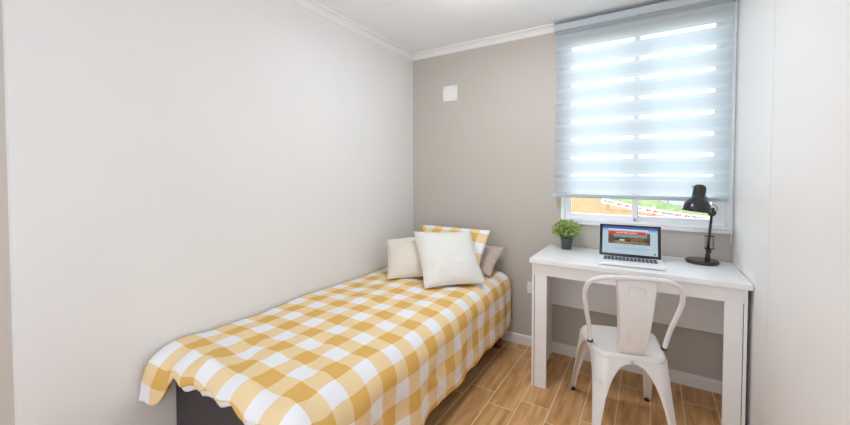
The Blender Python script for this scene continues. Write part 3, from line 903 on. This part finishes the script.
# ------------------------------------------------------------------ desk lamp
lp = thing('desk_lamp', 'black adjustable desk lamp at the right end of the desk', 'lamp', (1.978, -0.118, DZ))
L = lambda x, y, z: (x - 1.978, y + 0.118, z - DZ)
bm = bmesh.new(); lathe(bm, [(0.073, 0), (0.075, 0.004), (0.075, 0.014), (0.071, 0.019), (0.05, 0.0205), (0.02, 0.021)], 40)
o = link('lamp_base', bm, M['black'], lp); sharp_smooth(o, 40)
P0, P1 = Vector(L(2.004, -0.112, 0.768)), Vector(L(2.017, -0.112, 1.026))
bm = bmesh.new(); lathe(bm, [(0.012, 0.0), (0.012, 0.03), (0.009, 0.034), (0.009, 0.05)], 20, Matrix.Translation(P0 + Vector((0, 0, -0.002))))
box(bm, (P0.x - .010, P0.y - .012, P0.z + .040), (P0.x + .014, P0.y + .012, P0.z + .066), .004)
link('pivot', bm, M['black'], lp, False)
bm = bmesh.new()
for dy in (-0.008, 0.008): tube(bm, [P0 + Vector((0, dy, 0.055)), P1 + Vector((0, dy, 0))], 0.0060, 10)
link('lower_arm', bm, M['black'], lp, True)
bm = bmesh.new()   # bracket with the two springs at the foot of the arm
for dx in (-0.015, 0.018):
    ax = P0.x + dx + 0.004
    helix = [(ax + 0.0038 * math.cos(t * 0.9), P0.y + 0.0038 * math.sin(t * 0.9), P0.z + 0.062 + 0.0007 * t) for t in range(90)]
    tube(bm, helix, 0.0012, 5)
link('spring', bm, M['spring'], lp, True)
for z in (0.058, 0.126):
    bm = bmesh.new(); box(bm, (P0.x - .016, P0.y - .005, P0.z + z), (P0.x + .027, P0.y + .005, P0.z + z + .008), .002)
    link('spring_bracket', bm, M['black'], lp)
bm = bmesh.new()
lathe(bm, [(0.0165, -0.015), (0.0185, -0.013), (0.0185, 0.013), (0.0165, 0.015)], 18, Matrix.Translation(P1) @ Matrix.Rotation(PI / 2, 4, 'X'))
lathe(bm, [(0.011, 0.015), (0.011, 0.026), (0.008, 0.029)], 14, Matrix.Translation(P1) @ Matrix.Rotation(PI / 2, 4, 'X'))
box(bm, (P1.x - .010, P1.y - .006, P1.z + .0), (P1.x + .012, P1.y + .006, P1.z + .028), .003)
o = link('elbow_joint', bm, M['black'], lp); sharp_smooth(o, 40)
HC_ = Vector(L(1.946, -0.150, 1.033))       # centre of the shade's rim
HM = Matrix.Translation(HC_) @ Matrix.Rotation(math.radians(7), 4, 'Y') @ Matrix.Rotation(math.radians(-7), 4, 'X')
prof = [(r_ * 1.0, z_ * 1.15) for r_, z_ in [(0.0655, 0.0), (0.0655, 0.004), (0.063, 0.018), (0.057, 0.034), (0.047, 0.049), (0.036, 0.060), (0.030, 0.066), (0.0285, 0.072), (0.028, 0.100), (0.0275, 0.112), (0.0245, 0.120), (0.016, 0.1255), (0.004, 0.127)]]
bm = bmesh.new(); lathe(bm, prof, 40, HM, cap0=False)
hd = link('lamp_shade', bm, M['black'], lp); sharp_smooth(hd, 50)
hd.modifiers.new('thickness', 'SOLIDIFY').thickness = -0.0015
bm = bmesh.new(); bmesh.ops.create_uvsphere(bm, u_segments=20, v_segments=12, radius=0.027, matrix=HM @ Matrix.Translation((0, 0, 0.032)))
link('bulb', bm, M['plastic'], hd, True)
top = HM @ Vector((-0.004, 0, 0.128))
bm = bmesh.new(); tube(bm, spline([HM @ Vector(q) for q in ((0.016, 0, .124), (0.006, 0, .133), (-0.022, 0, .137), (-0.036, 0.006, .133), (-0.030, 0.014, .128), (-0.008, 0.016, .126))], 6), 0.0014, 6)
link('wire_loop', bm, M['wire'], hd, True)
# upper arm pair and cable loop from elbow to the shade
bm = bmesh.new(); att = HM @ Vector((0.026, 0.006, 0.088))
for dy in (-0.006, 0.006): tube(bm, [P1 + Vector((0, dy, 0.01)), att + Vector((0, dy, 0.0))], 0.0035, 8)
tube(bm, [P1 + Vector((-0.012, 0, 0.018)), HM @ Vector((0.034, 0.004, 0.058))], 0.003, 8)
link('upper_arm', bm, M['black'], lp, True)
bm = bmesh.new(); tube(bm, spline([P1 + Vector((-0.006, 0, 0.03)), P1 + Vector((0.004, -0.004, 0.043)), P1 + Vector((0.018, -0.006, 0.036)), P1 + Vector((0.023, -0.004, 0.018)), P1 + Vector((0.012, 0, 0.0))], 6), 0.0016, 6)
tube(bm, spline([att, att + Vector((.010, 0, -0.004)), P1 + Vector((-0.022, 0.0, 0.034)), P1 + Vector((-0.004, 0, 0.016))], 6), 0.0014, 6)
link('cable', bm, M['wire'], lp, True)

# ------------------------------------------------------------------ potted plant
pp = thing('potted_plant', 'small bushy green plant in a charcoal pot on the left end of the desk', 'plant', (1.277, -0.115, DZ))
bm = bmesh.new(); lathe(bm, [(0.0265, 0), (0.028, 0.002), (0.0345, 0.060), (0.0375, 0.061), (0.0380, 0.073), (0.0345, 0.0735), (0.033, 0.064)], 36)
o = link('pot', bm, M['pot'], pp); sharp_smooth(o, 40)
bm = bmesh.new(); lathe(bm, [(0.0335, 0.058), (0.033, 0.066), (0.015, 0.069)], 24); link('soil', bm, M['soil'], pp)
M['leaf'] = mat('fresh_green_leaf', (0.2, 0.4, 0.08), 0.5)
g = G(M['leaf']); s_ = g.sep(g.coord('UV'))
g.base(g.mix(s_[1], g.mix(s_[0], (0.25, 0.36, 0.05), (0.52, 0.66, 0.18)), g.mix(s_[0], (0.58, 0.68, 0.26), (0.88, 0.86, 0.58))))
g.b.inputs['Subsurface Weight'].default_value = 0.0
M['stem'] = mat('plant_stem', (0.18, 0.30, 0.07), 0.6)
bm = bmesh.new(); uv = bm.loops.layers.uv.new('UVMap'); bs = bmesh.new()
rnd_ = random.Random(4)
def leaf(p, d, ln, wd, r1, r2):
    d = d.normalized(); sdir = d.cross(Vector((0, 0, 1)))
    if sdir.length < 1e-3: sdir = Vector((1, 0, 0))
    sdir = (Matrix.Rotation(rnd_.uniform(-1.2, 1.2), 4, d) @ sdir.normalized()); nn = sdir.cross(d)
    pts = [p, p + d * ln * .45 + sdir * wd + nn * .002, p + d * ln, p + d * ln * .45 - sdir * wd + nn * .002, p + d * ln * .5 - nn * .0016]
    v = [bm.verts.new(q) for q in pts]
    for a, b_, c in ((0, 1, 4), (1, 2, 4), (2, 3, 4), (3, 0, 4)):
        f = bm.faces.new([v[a], v[b_], v[c]])
        for l in f.loops: l[uv].uv = (r1, r2)
for k in range(330):
    # a stem to a point on the ball-shaped crown, its tip carrying a rosette of small leaves
    th = rnd_.uniform(0, 2 * PI); cz = rnd_.uniform(-0.42, 1.0); sr = math.sqrt(max(0, 1 - cz * cz)); rad = rnd_.uniform(0.55, 1.0) ** 0.5
    rx = 0.088 * rad * rnd_.uniform(0.9, 1.12)
    tip = Vector((rx * sr * math.cos(th), rx * sr * math.sin(th), 0.125 + 0.068 * cz * rad))
    base = Vector((tip.x * 0.2, tip.y * 0.2, 0.066))
    mid = (base + tip) / 2 + Vector((tip.x * .12, tip.y * .12, 0.004))
    tube(bs, [base, mid, tip], [0.0011, 0.0009, 0.0006], 4, False)
    out = (tip - Vector((0, 0, 0.085))).normalized()
    pale = 0.9 if rnd_.random() < 0.5 else rnd_.uniform(0, 0.35)
    for q in range(11):
        dv = (out * rnd_.uniform(0.1, 1.0) + Vector((rnd_.uniform(-1, 1), rnd_.uniform(-1, 1), rnd_.uniform(-.6, 1))) * 0.9)
        pp_ = tip.lerp(mid, rnd_.uniform(0, 0.5) if q > 5 else rnd_.uniform(0, .1))
        leaf(pp_, dv, rnd_.uniform(0.007, 0.012), rnd_.uniform(0.002, 0.0034), rnd_.random(), pale if q < 7 else 0.0)
link('foliage', bm, M['leaf'], pp)
link('stem', bs, M['stem'], pp)
